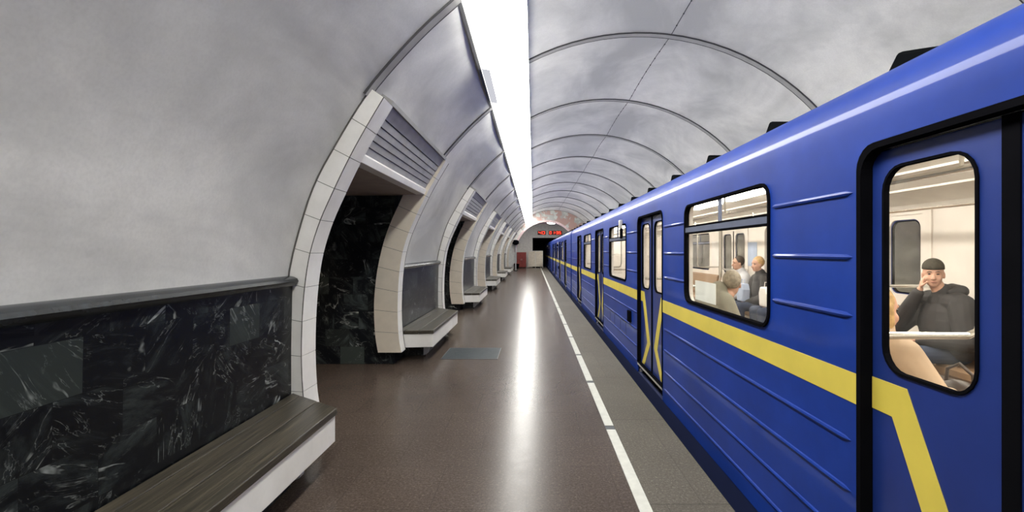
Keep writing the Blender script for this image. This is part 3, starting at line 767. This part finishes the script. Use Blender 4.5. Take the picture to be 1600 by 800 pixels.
def seated(name, X, Y, flip, lab, coat, legs, hair, yaw=0, lean=.06, k=1.0, arms=None, vox=.009, hat=None, headpos=None, longhair=False, bulk=1.0, grp=None):
    """passenger on a side bench; local axes: +x ahead of the sitter, +y to the left, z up from the car floor"""
    hp = Vector(headpos or (lean+.06, 0, 1.235)); R = rotm(yaw, .05)
    ny = hp.y
    sh = {s: Vector((lean, s*.19, .985)) for s in (-1, 1)}
    arms = arms or {s: (Vector((lean+.10, s*.27, .70)), Vector((.34, s*.07, .60))) for s in (-1, 1)}
    b = MB(); head(b, hp, R, k)
    b.limb([(lean-.01, 0, 1.0), (hp.x-.03, ny*.6, hp.z-.10)], [.062, .056], 14)
    b.sphere((lean, 0, .86), (.10, .16, .20), 16); b.sphere((.02, 0, .56), (.12, .16, .13), 16)
    b.limb([(.0, 0, .58), (lean, 0, .9)], [.12, .12])
    for s in (-1, 1):
        e, w = arms[s]; b.limb([sh[s], e, w], [.048, .040, .026])
        d = (w-e).normalized(); tgt = Vector((hp.x, hp.y, hp.z-.05)) if w.z > .9 else Vector((.3, 0, .35))
        hand(b, w+d*.01, d if w.z < .9 else (d*.5+Vector((0, 0, .6))), tgt-w, 1.0, .55)
        b.limb([(0, s*.09, .54), (.46, s*.13, .54), (.44, s*.13, .10)], [.075, .052, .036])
        b.limb([(.44, s*.13, .06), (.54, s*.145, .04)], [.035, .03])
    o = b.build(name, M['skin'], remesh=min(vox, .007))
    tag(o, lab, 'person', grp)
    o.location = (X, Y, .12); o.rotation_euler = (0, 0, 0 if flip else PI)
    q = MB()
    q.sphere((lean*.5, 0, .80), (.165*bulk, .225*bulk, .30), 20); q.sphere((.03, 0, .60), (.19*bulk, .225*bulk, .15), 18)
    q.limb([(lean, -.15, 1.0), (lean, .15, 1.0)], [.085*bulk, .085*bulk]); q.limb([(lean-.01, 0, 1.0), (lean+.01, 0, 1.09)], [.13, .085])
    for s in (-1, 1):
        e, w = arms[s]; q.limb([sh[s], e, e+(w-e)*.9], [.088*bulk, .072*bulk, .050])
    q.build('coat', coat, o, remesh=vox)
    q = MB()
    for s in (-1, 1): q.limb([(0, s*.09, .54), (.47, s*.13, .545), (.45, s*.13, .12)], [.098, .075, .058])
    q.build('trousers', legs, o, remesh=vox)
    for s in (-1, 1):
        MB().limb([(.42, s*.13, .045), (.50, s*.14, .04), (.59, s*.15, .032)], [.044, .043, .031], 12).build('shoe', M['shoe'], o, remesh=.01)
    face_parts(o, hp, R, k)
    A = lambda x, y, z: hp+R @ Vector((x*k, y*k, z*k))
    if hat:
        q = MB(); rows = []
        for i in range(9):
            th = PI/2*i/8*1.02
            rows.append([tuple(A(-.012+.103*math.sin(th)*math.cos(2*PI*j/24), .084*math.sin(th)*math.sin(2*PI*j/24), .066+.086*math.cos(th)-(.0 if i < 8 else .012))) for j in range(25)])
        q.sheet(rows); h = q.build('beanie', hat, o, smooth=True); m = h.modifiers.new('thick', 'SOLIDIFY'); m.thickness = .007
    if hair:
        q = MB(); q.sphere(A(-.028, 0, .048), (.098*k, .089*k, .098*k), 18, R)
        if longhair:
            q.sphere(A(-.05, 0, -.02), (.070*k, .085*k, .10*k), 16, R)
            for s in (-1, 1): q.limb([A(-.01, s*.075, .03), A(-.005, s*.080, -.05), A(-.03, s*.070, -.11)], [.026, .026, .02], 10)
        q.build('hair', hair, o, remesh=.008)
    return o
BACKX = CX+XS-.30
man = seated('person', BACKX-.02, 4.50, False, 'man in dark beanie and black coat, cheek on his hand, behind the door window', M['coat_black'], M['jeans'], None, yaw=.92, lean=.08, vox=.007, hat=M['cap'], bulk=1.2,
       arms={-1: (Vector((.30, -.30, .72)), Vector((.24, -.075, 1.115))), 1: (Vector((.14, .31, .68)), Vector((.38, .06, .66)))}, headpos=(.17, -.01, 1.255))
MB().limb([(.02, -.11, 1.10), (-.0, 0, 1.12), (.02, .12, 1.11), (.10, .10, 1.09)], [.045, .055, .055, .035], 12).build('collar', M['coat_black'], man, remesh=.009)
wo = seated('person', CX-XS+.31, 2.46, True, 'woman with blond hair in a beige coat, bag on her lap, behind the door window', M['coat_beige'], M['jeans'], M['hair_blond'], yaw=.1, lean=.05, longhair=True,
       arms={s: (Vector((.17, s*.25, .78)), Vector((.40, s*.05-.02, .76))) for s in (-1, 1)}, headpos=(.085, .02, 1.17))
hb = empty('handbag', (CX-XS+.31+.40, 2.36, .12+.64), 'dark handbag held on the lap of the woman in the beige coat', 'bag')
MB().sphere((0, 0, .10), (.075, .13, .11), 16).build('pouch', M['bag'], hb, smooth=True)
MB().tube([(0, -.08, .17), (0, -.07, .25), (0, 0, .29), (0, .07, .25), (0, .08, .17)], .008, 8).build('strap', M['bag'], hb)
seated('person', CX-XS+.32, 4.85, True, 'hunched passenger in a grey-olive coat, nearest behind the side window', M['coat_olive'], M['jeans'], M['hair_grey'], yaw=1.2, lean=.16, headpos=(.30, 0, 1.14), vox=.012)
seated('person', BACKX, 7.42, False, 'passenger with a yellow headscarf and dull red jacket, deeper inside behind the side window', M['coat_red'], M['jeans'], M['scarf'], yaw=.5, vox=.012, longhair=True)
seated('person', BACKX, 8.20, False, 'passenger with blond hair and a black coat, farther along the same seat', M['coat_black'], M['jeans'], M['hair_blond'], yaw=.2, vox=.012)
seated('person', BACKX, 8.98, False, 'passenger in a pale jacket, at the far end of that seat', M['coat_pale'], M['jeans'], M['hair_dark'], yaw=.0, vox=.012)
for (y, mat, lab) in ((7.40, 'paper', 'white carrier bag on the lap of the passenger in the yellow headscarf'), (8.22, 'paper_b', 'pale blue carrier bag on the lap of the blond passenger in black')):
    b = empty('carrier_bag', (BACKX-.35, y, .12+.62), lab, 'bag')
    MB().prism([(-.10, 0), (.10, 0), (.13, .20), (.09, .30), (-.09, .30), (-.13, .20)], lambda p, q, t: (t*(1-.4*q), p, q), -.07, .07).build('sack', M[mat], b, bevel=.02)
    MB().tube([(0, -.07, .28), (0, -.05, .37), (0, .05, .37), (0, .07, .28)], .006, 6).build('handle', M[mat], b)

# ------------------------------------------------------------------ the far end of the platform
YE = ring(11)+.6
inner_c, inner_r = (1.05, 1.45), 2.45
def arc(c, r, a, b, n=24): return [(c[0]+r*math.cos(a+(b-a)*k/n), c[1]+r*math.sin(a+(b-a)*k/n)) for k in range(n+1)]
# mural lunette between the vault and the low arch
outer = arc(VC, VR+.1, -.45, PI+.25, 36); inner = arc(inner_c, inner_r, 0, PI, 24)
n = 40; ia = arc(inner_c, inner_r, 0, PI, n)
oa = arc(VC, VR+.15, 2.42, PI+.30, n); ib = arc(inner_c, inner_r, 2.42, PI+.3, n); mb = MB()
for y in (0, .25): mb.sheet([[(x, YE+y, z) for x, z in oa], [(x, YE+y, z) for x, z in ib]])
struct(mb, 'wall_end_side_front', M['white'])
mb = MB(); oa = arc(VC, VR+.15, -.1, 2.42, n); ib = ia; ia = arc(inner_c, inner_r, -.1, 2.42, n)
for y in (0, .25): mb.sheet([[(x, YE+y, z) for x, z in oa], [(x, YE+y, z) for x, z in ia]])
mb.sheet([[(x, YE, z) for x, z in ia], [(x, YE+.25, z) for x, z in ia]])
tag(mb.build('wall_end_arch', M['mural']), kind='structure')
mb = MB(); rim = [arc(inner_c, r, 0, PI, n) for r in (inner_r-.10, inner_r+.06)]
for y in (-.04,): mb.sheet([[(x, YE+y, z) for x, z in rim[0]], [(x, YE+y, z) for x, z in rim[1]]])
mb.sheet([[(x, YE-.04, z) for x, z in rim[0]], [(x, YE+.3, z) for x, z in rim[0]]]); mb.sheet([[(x, YE-.04, z) for x, z in rim[1]], [(x, YE, z) for x, z in rim[1]]])
tag(mb.build('trim_23', M['pink']), kind='structure')
YW = 45.0
struct(MB().box(-.05, 5.6, YW, YW+.2, 2.75, 5), 'wall_end_header', M['white'])
struct(MB().box(-4, -.05, YW-.0, YW+.2, 0, 5), 'wall_end_left', M['white'])
struct(MB().box(-4, -1.6, YE+.3, YE+.5, 0, 4.6), 'wall_end_side', M['white'])
struct(MB().box(-2.2, 5.6, YE+.2, YW+.2, 4.0, 4.1), 'ceiling_end', M['white'])
struct(MB().box(-1.9, -1.7, YE+.3, YW, 0, 4.2), 'wall_end_return', M['white'])
struct(MB().box(5.2, 5.4, YE-1, 60, -1.4, 4.2), 'wall_tunnel_right', M['black'])
struct(MB().box(-.2, 5.6, 59, 59.2, -1.4, 4), 'wall_tunnel_end', M['black'])
struct(MB().box(-.2, 5.6, YW+.2, 59, 2.95, 3.1), 'ceiling_tunnel', M['black'])
struct(MB().box(-.3, -.1, YW+.2, 59, -1.4, 3), 'wall_tunnel_left', M['black'])
struct(MB().box(-1.7, -.9, YE+3, YE+3.04, 2.9, 3.1), 'trim_24', M['white'])
# fill lamps added to brighten the end bay: round fixtures on the low ceiling
t = empty('end_fill_light', (-.9, 41.5, 3.98), 'added round white fill light at the end of the platform', 'ceiling light')
MB().tube([(0, 0, 0), (0, 0, -.06), (0, 0, -.12)], [.42, .40, .25], 20).build('diffuser', M['lamp'], t); MB().tube([(0, 0, .02), (0, 0, -.03)], [.46, .46], 20).build('rim', M['housing'], t)
t2 = copy_tree(t); t2.location = (1.6, 41.5, 3.98); t2['label'] = 'second added round white fill light at the platform end, nearer the train'; t['label'] = 'added round white fill light at the platform end, on the left'
# clock displays
SEG = {'0': 'abcdef', '1': 'bc', '2': 'abged', '3': 'abgcd', '4': 'fgbc', '5': 'afgcd', '6': 'afgedc', '7': 'abc', '8': 'abcdefg', '9': 'abcdfg'}
def led(x0, x1, z0, z1, text, label):
    t = empty('led_display', ((x0+x1)/2, YW, z0), label, 'display'); w, h = (x1-x0)/2, z1-z0
    MB().box(-w, w, -.10, -.002, 0, h).build('case', M['ledbox'], t, bevel=.01)
    mb = MB(); cw = (2*w-.12)/sum(.5 if c == ':' else 1 for c in text); x = -w+.06; H = h-.12; th = .035
    for c in text:
        if c == ':':
            for z in (.35, .62): mb.box(x+cw*.18, x+cw*.32, -.108, -.098, .06+H*z, .06+H*z+.05)
            x += cw*.5; continue
        a, b = x+cw*.12, x+cw*.88; z0_, zm, z1_ = .06, .06+H/2, .06+H
        R = dict(a=(a, b, z1_-th, z1_), g=(a, b, zm-th/2, zm+th/2), d=(a, b, z0_, z0_+th), f=(a, a+th, zm, z1_), b=(b-th, b, zm, z1_), e=(a, a+th, z0_, zm), c=(b-th, b, z0_, zm))
        for s in SEG[c]: p = R[s]; mb.box(p[0], p[1], -.108, -.098, p[2], p[3])
        x += cw
    mb.build('digits', M['led'], t)
led(.42, 1.18, 3.02, 3.40, '40', 'small red digital display on the white end wall, left of the pair')
led(1.42, 2.66, 3.02, 3.40, '01:35', 'wide red digital clock on the white end wall, right of the pair')
# white barrier across the end of the platform
t = empty('end_barrier', (.2, 44.4, 0), 'cream panelled barrier closing the end of the platform', 'barrier')
for i in range(2): MB().box(-.62+i*.66, .02+i*.66-.02, 0, .06, .10, 1.50).build('panel', M['cream'], t, bevel=.01)
MB().box(-.64, .70, -.01, .07, 1.5, 1.55).build('top_rail', M['white'], t)
for x in (-.64, .02, .68): MB().box(x-.02, x+.02, -.01, .07, 0, 1.5).build('post', M['white'], t)
# red cabinet
t = empty('red_cabinet', (-1.05, 44.0, 0), 'dark red cabinet standing by the end wall', 'cabinet')
MB().box(-.42, .42, -.3, .3, .06, 1.42).build('body', M['red'], t, bevel=.01)
for s in (-1, 1):
    d = MB().box(.01 if s > 0 else -.40, .40 if s > 0 else -.01, -.325, -.302, .10, 1.38).build('door', M['red'], t, bevel=.006)
    MB().box(s*.05-.01, s*.05+.01, -.345, -.325, .70, .84).build('handle', M['sill'], d)
MB().box(-.40, .40, -.28, .28, 0, .06).build('plinth', M['black'], t)
# column with a loudspeaker, bin and red door
t = empty('post', (-1.35, 37.65, 0), 'slim dark post with a bulky head near the end of the left wall', 'post')
MB().tube([(0, 0, 0), (0, 0, 2.1)], .045, 12).build('pole', M['louvre'], t); MB().tube([(0, 0, 0), (0, 0, .05)], .16, 16).build('foot', M['black'], t)
MB().tube([(0, 0, 2.0), (0, 0, 2.12), (0, 0, 2.32), (0, 0, 2.40)], [.08, .26, .24, .10], 14).build('head', M['rubber'], t)
t = empty('litter_bin', (-1.45, 42.6, 0), 'low dark litter bin beside the red cabinet', 'bin')
MB().tube([(0, 0, 0), (0, 0, .42)], [.19, .24], 18).build('bucket', M['rubber'], t); MB().tube([(0, 0, .42), (0, 0, .46)], [.26, .26], 18).build('rim', M['red'], t)
